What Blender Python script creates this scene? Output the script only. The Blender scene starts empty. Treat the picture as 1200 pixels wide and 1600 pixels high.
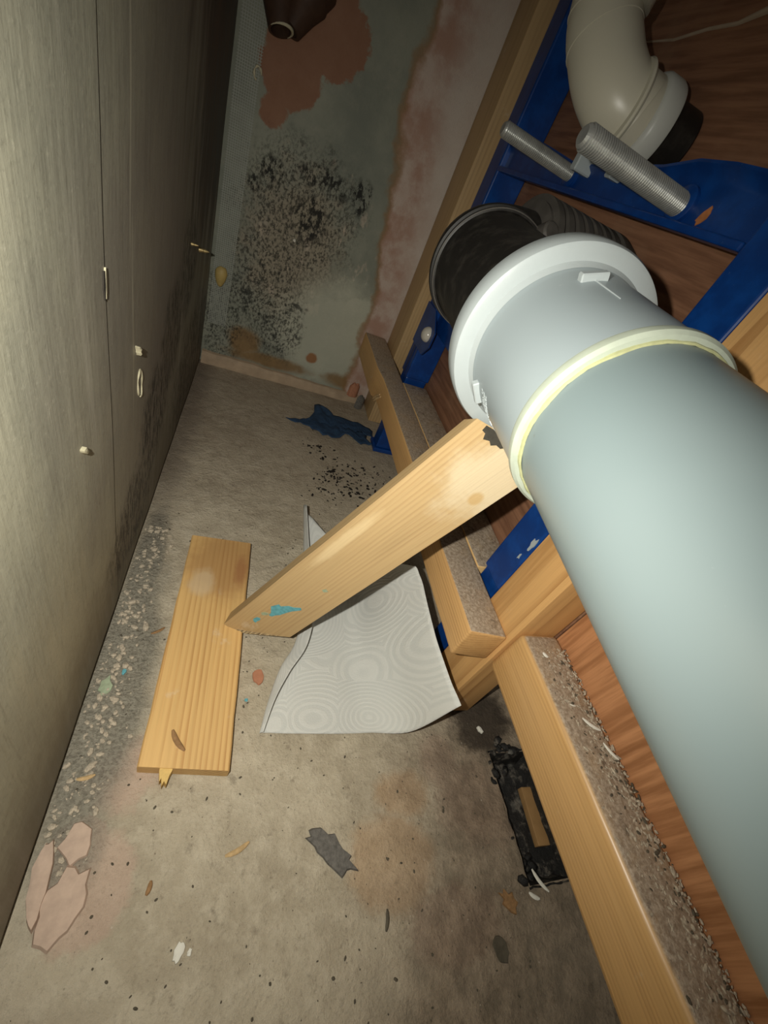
import bpy, bmesh, math, random
from mathutils import Vector, Matrix, noise as mnoise
C = bpy.context.scene.collection
PI = math.pi
random.seed(7)

# ------------------------------------------------------------------ camera
F_PX = 652.945
MR = ((0.91678948, -0.16190399, 0.36508101),
      (0.15751078, -0.69345683, -0.70307040),
      (0.36699782, 0.70207174, -0.61025230))      # rows: image right, image down, forward
cam_d = bpy.data.cameras.new('camera'); cam = bpy.data.objects.new('camera', cam_d); C.objects.link(cam)
r, d, f = MR
cam.matrix_world = Matrix(((r[0], -d[0], -f[0], 0), (r[1], -d[1], -f[1], 0), (r[2], -d[2], -f[2], 0.54), (0, 0, 0, 1)))
cam_d.sensor_fit = 'HORIZONTAL'; cam_d.sensor_width = 36; cam_d.lens = 36 * F_PX / 1200
cam_d.clip_start = 0.005; cam_d.clip_end = 20
bpy.context.scene.camera = cam

# ------------------------------------------------------------------ light
sc = bpy.context.scene
sc.view_settings.view_transform = 'Standard'; sc.view_settings.look = 'None'
sc.view_settings.gamma = 1; sc.view_settings.use_curve_mapping = False
sc.view_settings.exposure = 0.0
w = bpy.data.worlds.new('world'); sc.world = w; w.use_nodes = True
w.node_tree.nodes['Background'].inputs[0].default_value = (1.0, 0.93, 0.82, 1)
w.node_tree.nodes['Background'].inputs[1].default_value = 0.10
ld = bpy.data.lights.new('phone_flash', 'SPOT'); lo = bpy.data.objects.new('phone_flash', ld); C.objects.link(lo)
ld.energy = 12.5; ld.color = (1.0, 0.965, 0.86); ld.shadow_soft_size = 0.004
ld.spot_size = math.radians(142); ld.spot_blend = 1.0
LP = Vector((-0.048, 0.012, 0.547))
lo.location = LP
lo.rotation_euler = (Vector((0.14, 0.54, 0.03)) - LP).to_track_quat('-Z', 'Y').to_euler()

# ------------------------------------------------------------------ node helpers
class N:
    def __init__(s, name, coord='Object'):
        s.m = bpy.data.materials.new(name); s.m.use_nodes = True
        s.t = s.m.node_tree; s.b = s.t.nodes['Principled BSDF']
        s.tc = s.t.nodes.new('ShaderNodeTexCoord'); s.co = s.tc.outputs[coord]
    def new(s, k): return s.t.nodes.new(k)
    def put(s, sock, v):
        if isinstance(v, (int, float)): sock.default_value = v
        elif isinstance(v, tuple): sock.default_value = (*v, 1) if (len(v) == 3 and len(sock.default_value) == 4) else v
        else: s.t.links.new(v, sock)
    def mapping(s, scale=(1, 1, 1), loc=(0, 0, 0), rot=(0, 0, 0), vec=None):
        n = s.new('ShaderNodeMapping'); s.put(n.inputs['Vector'], vec or s.co)
        n.inputs['Scale'].default_value = scale; n.inputs['Location'].default_value = loc; n.inputs['Rotation'].default_value = rot
        return n.outputs[0]
    def noise(s, scale, detail=4, rough=.55, dist=0, vec=None, stretch=None, off=0, col=False):
        v = vec or s.co
        if stretch or off: v = s.mapping(stretch or (1, 1, 1), (off, off * .7, off * 1.3), vec=v)
        n = s.new('ShaderNodeTexNoise'); s.put(n.inputs['Vector'], v)
        n.inputs['Scale'].default_value = scale; n.inputs['Detail'].default_value = detail
        n.inputs['Roughness'].default_value = rough; n.inputs['Distortion'].default_value = dist
        return n.outputs['Color' if col else 'Fac']
    def vor(s, scale, feature='F1', vec=None, rnd=1.0):
        n = s.new('ShaderNodeTexVoronoi'); n.feature = feature; s.put(n.inputs['Vector'], vec or s.co)
        n.inputs['Scale'].default_value = scale; n.inputs['Randomness'].default_value = rnd
        return n.outputs['Distance']
    def ma(s, op, a, b=0.0, c=None):
        n = s.new('ShaderNodeMath'); n.operation = op; s.put(n.inputs[0], a); s.put(n.inputs[1], b)
        if c is not None: s.put(n.inputs[2], c)
        return n.outputs[0]
    def rng(s, v, a, b, c=0.0, d=1.0, smooth=True):
        n = s.new('ShaderNodeMapRange'); s.put(n.inputs[0], v)
        n.inputs[1].default_value = a; n.inputs[2].default_value = b; n.inputs[3].default_value = c; n.inputs[4].default_value = d
        n.interpolation_type = 'SMOOTHSTEP' if smooth else 'LINEAR'; n.clamp = True
        return n.outputs[0]
    def mix(s, fac, a, b, mode='MIX'):
        n = s.new('ShaderNodeMix'); n.data_type = 'RGBA'; n.blend_type = mode
        s.put(n.inputs[0], fac); s.put(n.inputs[6], a); s.put(n.inputs[7], b)
        return n.outputs[2]
    def xyz(s, vec=None):
        n = s.new('ShaderNodeSeparateXYZ'); s.put(n.inputs[0], vec or s.co); return n.outputs
    def blob(s, c, rad, nz=None, amt=.5, soft=.25, warp=None):
        """1 inside an irregular ellipsoid at c"""
        n = s.new('ShaderNodeVectorMath'); n.operation = 'SUBTRACT'; s.put(n.inputs[0], s.co); n.inputs[1].default_value = c
        v = s.new('ShaderNodeVectorMath'); v.operation = 'DIVIDE'; s.put(v.inputs[0], n.outputs[0]); v.inputs[1].default_value = rad
        l = s.new('ShaderNodeVectorMath'); l.operation = 'LENGTH'; s.put(l.inputs[0], v.outputs[0])
        o = l.outputs['Value']
        if nz is not None: o = s.ma('ADD', o, s.ma('MULTIPLY', s.ma('SUBTRACT', nz, .5), amt * 2))
        return s.rng(o, 1 - soft, 1 + soft, 1, 0)
    def mx(s, *a):
        o = a[0]
        for x in a[1:]: o = s.ma('MAXIMUM', o, x)
        return o
    def bump(s, h, strength=.5, dist=.001, prev=None):
        n = s.new('ShaderNodeBump'); n.inputs['Strength'].default_value = strength; n.inputs['Distance'].default_value = dist
        s.put(n.inputs['Height'], h)
        if prev is not None: s.t.links.new(prev, n.inputs['Normal'])
        s.t.links.new(n.outputs[0], s.b.inputs['Normal']); return n.outputs[0]
    def done(s, col=None, rough=.7, metal=0, spec=.3, **k):
        if col is not None: s.put(s.b.inputs['Base Color'], col)
        s.put(s.b.inputs['Roughness'], rough); s.put(s.b.inputs['Metallic'], metal)
        s.put(s.b.inputs['Specular IOR Level'], spec)
        for kk, v in k.items(): s.put(s.b.inputs[kk.replace('_', ' ')], v)
        return s.m

def srgb(r, g, b):
    f = lambda c: (c / 255) / 12.92 if c <= 10 else (((c / 255) + .055) / 1.055) ** 2.4
    return (f(r), f(g), f(b))

def plain(name, col, rough=.7, metal=0, spec=.3, var=.15, scale=60, bump=.3, bd=.0004, **k):
    n = N(name); z = n.noise(scale, 5)
    dark = tuple(c * (1 - var * 1.5) for c in col); lite = tuple(min(1, c * (1 + var)) for c in col)
    n.bump(n.noise(scale * 3, 4), bump, bd)
    return n.done(n.mix(z, dark, lite), rough, metal, spec, **k)

def pine(name, base=(.74, .50, .23), late=(.46, .25, .085), ring=26, pith=(0, .05, -.09), dust=0.0, rough=.55, stain=None, off=0.0, knots=True, band=.55, spec=.35):
    """local X is the length of the timber"""
    n = N(name)
    v = n.mapping((.10, 1, 1), (off, pith[1], pith[2]))
    wv = n.new('ShaderNodeTexWave'); wv.wave_type = 'RINGS'; wv.rings_direction = 'X'; wv.wave_profile = 'SAW'
    n.put(wv.inputs['Vector'], v); wv.inputs['Scale'].default_value = ring
    wv.inputs['Distortion'].default_value = 9; wv.inputs['Detail'].default_value = 2
    wv.inputs['Detail Scale'].default_value = .22; wv.inputs['Detail Roughness'].default_value = .45
    rings = n.rng(wv.outputs['Fac'], .30, 1.0)
    amp = n.rng(n.noise(70, 3, .6, vec=n.mapping((.05, 1, 1), (off + 8, 0, 0))), .35, .65, .15, 1)
    rings = n.ma('MULTIPLY', rings, amp)
    fib = n.noise(420, 3, .6, vec=n.mapping((.03, 1, 1), (off, 0, 0)))
    big = n.noise(9, 3, .5, vec=n.mapping((.4, 1, 1), (off + 3, 0, 0)))
    c = n.mix(n.ma('MULTIPLY', rings, band), base, late)
    c = n.mix(n.rng(fib, .35, .75, 0, .35), c, tuple(x * .72 for x in base))
    c = n.mix(n.rng(big, .45, .8, 0, .45), c, tuple(min(1, x * 1.22) for x in base))
    sp = n.noise(900, 2, .5)
    c = n.mix(n.rng(n.noise(26, 5, .7, off=2.3), .62, .75, 0, .4), c, (.66, .56, .42))
    if stain: c = stain(n, c)
    if dust:
        g = n.new('ShaderNodeNewGeometry'); nz = n.xyz(g.outputs['Normal'])[2]
        grit = n.noise(240, 6, .75, off=5); blot = n.noise(22, 5, .65, off=9)
        dc = n.mix(n.rng(grit, .35, .7), (.27, .205, .145), (.56, .47, .37))
        dc = n.mix(n.rng(n.noise(70, 5, .7, off=1), .56, .72, 0, .8), dc, (.10, .075, .055))
        up = n.rng(nz, .75, .97)
        df = n.ma('MULTIPLY', up, n.rng(blot, .25, .50, dust * .72, dust))
        c = n.mix(df, c, dc)
        n.bump(n.ma('ADD', n.ma('MULTIPLY', n.ma('MULTIPLY', grit, up), 2.2), n.ma('MULTIPLY', rings, -.25)), .6, .0012)
    else:
        n.bump(n.ma('ADD', n.ma('MULTIPLY', rings, -.35), n.ma('MULTIPLY', fib, .8)), .45, .0005)
    return n.done(c, rough, 0, spec)

# ------------------------------------------------------------------ materials: setting
def mat_floor():
    n = N('concrete_floor'); x, y, z = n.xyz()
    a = n.noise(7, 6, .6); b = n.noise(38, 7, .68); g = n.noise(260, 5, .7); vb = n.noise(14, 6, .65, off=4)
    c = n.mix(n.rng(a, .35, .68), (.42, .36, .265), (.56, .49, .37))
    c = n.mix(n.rng(b, .40, .72, 0, .6), c, (.66, .59, .46))
    c = n.mix(n.rng(n.noise(60, 6, .7, off=7), .55, .72, 0, .55), c, (.20, .165, .12))
    pk = n.mx(n.blob((-.052, .070, 0), (.035, .040, 1), b, .35, .12), n.blob((-.066, .100, 0), (.022, .022, 1), b, .3, .1),
              n.blob((-.045, .155, 0), (.030, .030, 1), b, .9, .3))
    c = n.mix(n.ma('MULTIPLY', pk, .8), c, n.mix(b, (.46, .33, .25), (.62, .47, .37)))
    # grey rough strip of mortar along the left wall
    rs = n.mx(n.blob((-.078, .25, 0), (.040, .17, 1), vb, .5, .3), n.blob((-.08, .38, 0), (.02, .14, 1), vb, .5, .3))
    c = n.mix(n.ma('MULTIPLY', rs, .85), c, n.mix(n.rng(g, .34, .66), (.22, .205, .165), (.46, .43, .35)))
    # orange-pink patches in the middle and towards the timber
    op = n.mx(n.blob((.235, .055, 0), (.050, .042, 1), b, .3, .2), n.blob((.26, .115, 0), (.035, .025, 1), b, .6, .3))
    c = n.mix(n.ma('MULTIPLY', op, .5), c, (.56, .36, .20))
    pu = n.mx(n.blob((.30, -.005, 0), (.055, .03, 1), b, .5, .2), n.blob((.36, .10, 0), (.045, .05, 1), vb, .9, .3), n.blob((.32, .15, 0), (.03, .03, 1), vb, .7, .3))
    c = n.mix(n.ma('MULTIPLY', pu, .45), c, (.37, .24, .18))
    # brown dirt towards the partition, darkened for light falloff too; black patch past the hole
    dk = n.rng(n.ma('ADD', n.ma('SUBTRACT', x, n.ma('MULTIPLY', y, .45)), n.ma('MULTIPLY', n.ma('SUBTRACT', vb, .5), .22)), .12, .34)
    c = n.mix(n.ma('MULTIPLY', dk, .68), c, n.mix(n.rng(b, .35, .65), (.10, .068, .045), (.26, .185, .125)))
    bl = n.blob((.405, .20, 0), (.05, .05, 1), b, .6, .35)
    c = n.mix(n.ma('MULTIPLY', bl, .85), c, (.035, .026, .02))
    # darker margin near the far corner and left wall
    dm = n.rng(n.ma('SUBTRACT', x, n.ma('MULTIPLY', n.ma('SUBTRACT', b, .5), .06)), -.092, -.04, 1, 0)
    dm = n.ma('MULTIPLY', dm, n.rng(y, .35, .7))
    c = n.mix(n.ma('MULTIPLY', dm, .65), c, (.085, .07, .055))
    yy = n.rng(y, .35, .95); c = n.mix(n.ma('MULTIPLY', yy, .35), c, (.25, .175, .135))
    # specks
    sp = n.rng(n.vor(150), .0, .16, 1, 0); sp = n.ma('MULTIPLY', sp, n.rng(n.noise(30, 3, .6, off=3), .5, .6))
    c = n.mix(n.ma('MULTIPLY', sp, .75), c, (.06, .045, .035))
    ws = n.ma('MULTIPLY', n.rng(n.vor(110, vec=n.mapping((1, 1, 1), (3, 1, 0))), .0, .12, 1, 0), n.rng(n.noise(22, 3, .6, off=13), .52, .6))
    c = n.mix(n.ma('MULTIPLY', ws, .7), c, (.68, .62, .52))
    c = n.mix(n.rng(g, .5, .8, 0, .35), c, (.16, .13, .095))
    h = n.ma('ADD', n.ma('MULTIPLY', b, 1.5), n.ma('ADD', n.ma('MULTIPLY', g, .55), n.ma('MULTIPLY', rs, n.ma('MULTIPLY', g, 1.2))))
    n.bump(h, .85, .0050)
    return n.done(c, .85, 0, .2)

def mat_wall_left():
    n = N('old_wallboard'); x, y, z = n.xyz()
    st = n.noise(60, 6, .65, stretch=(1, 1, .10)); st2 = n.noise(220, 4, .6, stretch=(1, 1, .12), off=3)
    a = n.noise(6, 5, .6, off=2); b = n.noise(45, 6, .65, off=5)
    c = n.mix(n.rng(a, .35, .66), (.29, .285, .225), (.40, .385, .29))
    gr = n.noise(300, 4, .7, off=31); c = n.mix(n.rng(gr, .5, .75, 0, .35), c, (.12, .115, .09)); c = n.mix(n.rng(n.noise(230, 4, .7, off=33), .56, .72, 0, .35), c, (.55, .53, .42))
    c = n.mix(n.rng(st, .42, .75, 0, .35), c, (.40, .385, .30))
    c = n.mix(n.rng(st2, .5, .8, 0, .35), c, (.14, .13, .10))
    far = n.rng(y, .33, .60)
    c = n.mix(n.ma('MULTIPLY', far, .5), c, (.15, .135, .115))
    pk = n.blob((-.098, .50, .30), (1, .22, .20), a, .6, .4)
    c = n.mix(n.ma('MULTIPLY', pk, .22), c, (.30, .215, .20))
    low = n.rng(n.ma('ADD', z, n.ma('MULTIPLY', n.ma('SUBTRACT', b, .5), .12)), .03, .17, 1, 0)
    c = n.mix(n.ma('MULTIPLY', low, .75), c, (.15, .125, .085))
    # mould: dark brown streaks at the far top, black speckle low down
    sn = n.noise(26, 6, .7, stretch=(1, 1, .16), off=8)
    m1 = n.blob((-.098, 1.03, .60), (1, .30, .30), sn, .9, .25)
    c = n.mix(n.ma('MULTIPLY', m1, .88), c, n.mix(n.rng(st, .4, .65), (.022, .015, .010), (.11, .075, .055)))
    band = n.mx(n.blob((-.098, .76, .30), (1, .07, .07), b, .5, .3), n.blob((-.098, .65, .24), (1, .08, .07), b, .5, .3),
                n.blob((-.098, .55, .17), (1, .08, .07), b, .5, .3), n.blob((-.098, .44, .09), (1, .10, .06), b, .5, .3), n.blob((-.098, .9, .10), (1, .20, .10), b, .5, .3))
    spk = n.rng(n.noise(170, 5, .75, stretch=(1, 1, .3), off=6), .47, .56)
    c = n.mix(n.ma('MULTIPLY', n.ma('MULTIPLY', band, spk), .95), c, (.014, .013, .012))
    c = n.mix(n.ma('MULTIPLY', band, .30), c, (.12, .10, .075))
    # pale vertical scuffs
    sc_ = n.rng(n.noise(34, 3, .6, stretch=(1, 1, .05), off=15), .66, .72)
    c = n.mix(n.ma('MULTIPLY', sc_, .30), c, (.55, .52, .43))
    sc2 = n.mx(n.blob((-.098, .423, .50), (1, .0022, .09), b, .3, .3), n.blob((-.098, .43, .33), (1, .002, .10), b, .4, .3))
    c = n.mix(n.ma('MULTIPLY', sc2, .5), c, (.55, .52, .40))
    n.bump(n.ma('ADD', n.ma('MULTIPLY', st2, .45), n.ma('ADD', n.ma('MULTIPLY', b, .8), n.ma('MULTIPLY', st, .5))), .4, .0010)
    return n.done(c, n.rng(st, .3, .8, .48, .72), 0, .3)

def mat_wall_back():
    n = N('mouldy_plaster'); x, y, z = n.xyz()
    a = n.noise(6, 6, .6); b = n.noise(30, 6, .68, off=3); g = n.noise(170, 5, .7, off=6)
    c = n.mix(n.rng(a, .35, .7), (.185, .20, .165), (.27, .28, .225))
    c = n.mix(n.rng(b, .5, .8, 0, .3), c, (.36, .34, .27))
    # brown and buff zone in the middle
    bf = n.blob((.06, 1.08, .31), (.10, 1, .13), b, .8, .4)
    c = n.mix(n.ma('MULTIPLY', bf, .6), c, (.36, .295, .21))
    fl = n.ma('MULTIPLY', n.rng(n.noise(28, 4, .6, stretch=(1, 1, .55), off=11), .58, .64), n.blob((.10, 1.08, .32), (.13, 1, .14), b, .8, .3))
    c = n.mix(n.ma('MULTIPLY', fl, .75), c, (.50, .42, .33))
    pale = n.mx(n.blob((.20, 1.08, .15), (.13, 1, .13), b, .5, .4), n.blob((.24, 1.08, .22), (.05, 1, .05), b, .5, .2))
    c = n.mix(n.ma('MULTIPLY', pale, .75), c, n.mix(a, (.40, .42, .34), (.62, .60, .48)))
    # terracotta patch at the top, brown stain low in the corner
    tr = n.mx(n.blob((.0, 1.08, .58), (.055, 1, .055), b, .35, .06), n.blob((.035, 1.08, .645), (.085, 1, .062), b, .5, .06), n.blob((-.02, 1.08, .515), (.025, 1, .025), b, .5, .1))
    c = n.mix(n.ma('MULTIPLY', tr, .92), c, n.mix(b, (.22, .095, .052), (.29, .150, .092)))
    br = n.mx(n.blob((-.005, 1.08, .075), (.038, 1, .035), b, .6, .3), n.blob((.06, 1.08, .045), (.10, 1, .016), b, .6, .4), n.blob((.27, 1.08, .045), (.06, 1, .018), b, .6, .4))
    c = n.mix(n.ma('MULTIPLY', br, .85), c, n.mix(b, (.12, .06, .02), (.33, .20, .075)))
    c = n.mix(n.blob((.165, 1.08, .085), (.014, 1, .014), b, .5, .2), c, (.30, .15, .07))
    # pink bare plaster on the right, with a brown tide line
    e = n.ma('ADD', x, n.ma('MULTIPLY', n.ma('SUBTRACT', n.noise(11, 5, .6, off=1), .5), .07))
    e = n.ma('ADD', e, n.rng(z, .26, .62, -.01, .055, False))
    pk = n.rng(e, .262, .268)
    c = n.mix(pk, c, n.mix(n.rng(n.noise(14, 5, .6, off=21), .38, .62), (.40, .25, .19), (.52, .42, .36)))
    wh = n.rng(e, .30, .37); c = n.mix(n.ma('MULTIPLY', wh, .75), c, (.55, .50, .45))
    tide = n.ma('MULTIPLY', n.rng(e, .252, .264), n.rng(e, .265, .276, 1, 0))
    c = n.mix(n.ma('MULTIPLY', tide, .7), c, (.26, .145, .06))
    # black mould
    mz = n.mx(n.blob((.085, 1.08, .375), (.036, 1, .045), b, .5, .3), n.blob((-.005, 1.08, .43), (.028, 1, .022), b, .7, .3),
              n.blob((.10, 1.08, .45), (.055, 1, .02), b, .8, .4), n.blob((.175, 1.08, .45), (.02, 1, .03), b, .6, .3), n.blob((-.035, 1.08, .40), (.012, 1, .015), b, .4, .3))
    ms = n.rng(n.noise(75, 6, .75, stretch=(1, 1, .6), off=2), .47, .55)
    c = n.mix(n.ma('MULTIPLY', n.ma('MULTIPLY', mz, ms), .95), c, (.012, .012, .011))
    mw = n.mx(n.blob((.02, 1.08, .25), (.085, 1, .14), b, .6, .35), n.blob((.065, 1.08, .14), (.055, 1, .08), b, .6, .35), n.blob((.06, 1.08, .37), (.12, 1, .12), b, .6, .4), n.blob((-.06, 1.08, .12), (.045, 1, .12), b, .5, .4))
    m2 = n.rng(n.noise(190, 6, .8, off=17, stretch=(1, 1, .7)), .46, .58)
    c = n.mix(n.ma('MULTIPLY', n.ma('MULTIPLY', mw, m2), .85), c, (.02, .02, .017))
    m3 = n.ma('MULTIPLY', n.rng(n.noise(42, 5, .7, off=27), .54, .62), n.mx(n.blob((.075, 1.08, .15), (.05, 1, .09), b, .5, .3), n.blob((.01, 1.08, .21), (.06, 1, .07), b, .5, .3)))
    c = n.mix(n.ma('MULTIPLY', m3, .8), c, (.025, .027, .024))
    n.bump(n.ma('ADD', n.ma('ADD', n.ma('MULTIPLY', b, 2), g), n.ma('MULTIPLY', pk, .4)), .55, .002)
    return n.done(c, .75, 0, .25)

def mat_ply(name, base, dark, vertical=False, off=0):
    n = N(name)
    s_ = (1, .06, 1) if not vertical else (1, 1, .06)
    g1 = n.noise(130, 6, .6, stretch=s_, off=off); g2 = n.noise(45, 5, .6, stretch=s_, off=off + 3); bl = n.noise(10, 4, .6, off=off + 5)
    c = n.mix(n.rng(g1, .35, .68), dark, base)
    c = n.mix(n.rng(g2, .35, .7, 0, .3), c, tuple(v * 1.2 for v in base))
    c = n.mix(n.rng(bl, .5, .75, 0, .3), c, (.42, .27, .17))
    n.bump(g1, .5, .0006)
    return n.done(c, .6, 0, .3)

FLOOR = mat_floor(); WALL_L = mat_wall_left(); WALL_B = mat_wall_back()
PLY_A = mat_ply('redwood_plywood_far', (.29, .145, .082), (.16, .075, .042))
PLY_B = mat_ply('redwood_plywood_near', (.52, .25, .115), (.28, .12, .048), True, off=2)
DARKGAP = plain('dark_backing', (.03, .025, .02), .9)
BATTEN = plain('pale_skirting_batten', (.45, .34, .235), .75, var=.3, scale=30, bump=.6, bd=.002)
TAPE = plain('scrim_mesh_tape', (.32, .335, .295), .7)
CHAR = None
def mat_tar():
    n = N('sooty_bitumen'); a = n.noise(70, 7, .75); b = n.noise(25, 4, .6, off=2)
    c = n.mix(n.rng(a, .50, .66), (.012, .011, .010), (.16, .14, .115))
    c = n.mix(n.rng(b, .58, .68, 0, .5), c, (.30, .28, .24))
    n.bump(a, .9, .004); return n.done(c, .5, 0, .5)
TAR = mat_tar()

# ------------------------------------------------------------------ materials: things
def mat_blue():
    n = N('blue_powder_coat'); a = n.noise(40, 5, .6); s_ = n.noise(320, 4, .7, off=2)
    c = n.mix(n.rng(a, .4, .7), (.003, .034, .17), (.004, .052, .24))
    c = n.mix(n.rng(n.noise(90, 5, .75, off=6), .66, .72, 0, .4), c, (.10, .17, .30))
    c = n.mix(n.rng(s_, .68, .74, 0, .25), c, (.25, .3, .38))
    n.bump(a, .15, .001); return n.done(c, .33, 0, .5)
BLUE = mat_blue()
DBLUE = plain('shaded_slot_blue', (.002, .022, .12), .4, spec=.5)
def mat_pipe(name, base, tint):
    n = N(name); a = n.noise(5, 4, .5); b = n.noise(55, 5, .7, off=4)
    c = n.mix(n.rng(a, .35, .7), base, tint)
    sp = n.ma('MULTIPLY', n.rng(n.vor(48), 0, .07, 1, 0), n.rng(n.noise(18, 3, .6, off=3), .54, .6))
    c = n.mix(n.ma('MULTIPLY', sp, .7), c, (.13, .15, .14))
    c = n.mix(n.rng(b, .68, .75, 0, .3), c, (.62, .64, .60))
    n.bump(n.noise(24, 3, .5, off=7), .05, .001)
    return n.done(c, .36, 0, .42)
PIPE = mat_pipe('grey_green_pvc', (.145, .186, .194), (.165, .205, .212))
SOCK = mat_pipe('pale_grey_pvc', (.26, .305, .325), (.285, .33, .345))
LUG = plain('white_pvc', (.36, .40, .41), .4, spec=.4, var=.05)
SEAL = plain('yellowed_sealing_ring', (.36, .40, .33), .4, spec=.4, var=.12, scale=90)
GREASE = plain('yellow_dried_grease', (.36, .37, .20), .35, spec=.5, var=.25, scale=200)
def mat_black():
    n = N('black_rubber'); a = n.noise(60, 5, .65)
    c = n.mix(n.rng(a, .45, .75), (.010, .009, .008), (.03, .027, .023)); n.bump(a, .2, .0008)
    return n.done(c, .48, 0, .4)
BLACK = mat_black()
RIB = plain('dusty_black_rubber', (.075, .068, .060), .6, var=.5, scale=45)
CREAM = plain('cream_pvc', (.50, .475, .385), .34, spec=.45, var=.05, scale=12, bump=.04)
COLL = plain('grey_white_pvc', (.47, .48, .45), .38, spec=.4, var=.05, scale=12, bump=.04)
ZINC = plain('zinc_plated_steel', (.50, .51, .49), .36, metal=.7, spec=.5, var=.25, scale=90, bump=.2)
RUST = plain('rust', (.45, .17, .06), .8, var=.3, scale=200)
def mat_bolt():
    n = N('translucent_bolt_cap'); return n.done((.55, .52, .45), .18, 0, .6)
BOLT = mat_bolt()
def mat_paper():
    n = N('embossed_paper_towel', 'UV')
    v = n.mapping((1, 1, 1))
    nz = n.noise(3.0, 2, .5, vec=v, col=True)
    dv = n.vor(3.1, vec=n.mapping((1, .85, 1), (.35, .12, 0), vec=v), rnd=.75)
    wob = n.ma('ADD', dv, n.ma('MULTIPLY', n.noise(2.5, 2, .5, vec=v), .14))
    rings = n.ma('SINE', n.ma('MULTIPLY', wob, 105))
    dots = n.ma('SINE', n.ma('MULTIPLY', n.noise(60, 1, .5, vec=v), 30))
    h = n.ma('ADD', n.rng(rings, -.3, .8), n.ma('MULTIPLY', dots, .18))
    n.bump(h, .35, .0009)
    c = n.mix(n.rng(rings, -.9, .6), (.56, .57, .545), (.61, .615, .585))
    c = n.mix(n.rng(n.noise(2, 3, .5, vec=v), .45, .75, 0, .2), c, (.58, .56, .50))
    return n.done(c, .9, 0, .1)
PAPER = mat_paper()
CLOTH = plain('dirty_blue_cloth', (.028, .062, .125), .85, var=.45, scale=50, bump=.7, bd=.002)
TURQ = plain('turquoise_paint', (.13, .40, .46), .6, var=.4, scale=260, bump=.5)
PALETURQ = plain('faded_green_paint', (.34, .40, .27), .7, var=.3, scale=260)
SOOT = plain('black_grit', (.018, .014, .011), .8)
TERRA = plain('terracotta_chip', (.42, .19, .11), .8, var=.2, scale=160)
MORTAR = plain('grey_mortar', (.165, .155, .14), .9, var=.5, scale=240, bump=.9, bd=.001)
PINKP = plain('pink_plaster', (.52, .39, .305), .85, var=.2, scale=120, bump=.6)
WHITEP = plain('white_plastic_shaving', (.72, .70, .62), .6, var=.08)
BROWNW = plain('brown_wood_sliver', (.30, .17, .075), .8, var=.4, scale=300)
TANW = plain('tan_wood_sliver', (.52, .36, .18), .8, var=.3, scale=300)
LEAFY = plain('dry_dark_leaf', (.10, .085, .06), .7, var=.4, scale=200)
GLUE = plain('dried_pale_adhesive', (.50, .46, .32), .5, var=.15, scale=150)
FOAM = plain('yellow_foam_nodule', (.46, .34, .12), .5, var=.2, scale=90)
OLDPIPE = plain('dark_brown_stained_pipe', (.065, .035, .022), .6, var=.4, scale=40)
GRIT = plain('sawdust_grit', (.50, .43, .33), .9, var=.5, scale=500)
PALEL = plain('pale_crack_filler', (.42, .33, .24), .8)
SMEAR = plain('black_smear', (.05, .045, .035), .7, var=.4, scale=200)

def loose_stain(n, c):
    k = n.noise(30, 5, .6, off=4)
    s1 = n.blob((.275, -.012, .018), (.060, .05, 1), k, .5, .4)
    c = n.mix(n.ma('MULTIPLY', s1, .6), c, (.34, .18, .07))
    s2 = n.blob((.262, -.034, .018), (.026, .010, 1), k, .7, .4); c = n.mix(n.ma('MULTIPLY', s2, .6), c, (.30, .12, .05))
    s3 = n.blob((.235, .016, .018), (.022, .014, 1), k, .9, .4); c = n.mix(n.ma('MULTIPLY', s3, .5), c, (.66, .53, .35))
    return c
def strut_stain(n, c):
    k = n.noise(30, 5, .6, off=4)
    s = n.blob((.40, .05, 0), (.05, .03, 1), k, .9, .5); c = n.mix(n.ma('MULTIPLY', s, .45), c, (.72, .66, .50))
    s = n.blob((.24, .012, 0), (.05, .006, 1), k, .5, .4); c = n.mix(n.ma('MULTIPLY', s, .45), c, (.80, .64, .38))
    s = n.blob((.375, .058, 0), (.008, .006, 1), k, .5, .3); c = n.mix(n.ma('MULTIPLY', s, .6), c, (.45, .27, .08))
    return c
P_LOOSE = pine('pine_loose_board', base=(.66, .42, .165), late=(.42, .20, .06), ring=70, pith=(0, -.07, -.09), stain=loose_stain, off=1, band=.85)
P_STRUT = pine('pine_prop', base=(.50, .35, .175), late=(.34, .20, .085), ring=85, pith=(0, -.11, -.06), stain=strut_stain, off=2, band=.5)
P_RAIL = pine('pine_far_rail', base=(.62, .37, .15), late=(.36, .17, .055), ring=70, pith=(0, -.05, -.12), dust=.95, off=3)
P_INF = pine('pine_infill', dust=1, off=4)
P_NEAR = pine('pine_near_rail', spec=.6, base=(.60, .36, .145), late=(.42, .22, .075), ring=80, pith=(0, -.04, -.13), dust=.97, off=5, rough=.36)
P_STUD = pine('pine_stud', base=(.64, .37, .145), late=(.33, .15, .045), ring=34, pith=(0, -.055, -.05), off=6, band=.75)
P_UP = pine('pine_upright', base=(.50, .34, .17), late=(.24, .14, .06), ring=50, pith=(0, -.03, -.09), off=7)

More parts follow.
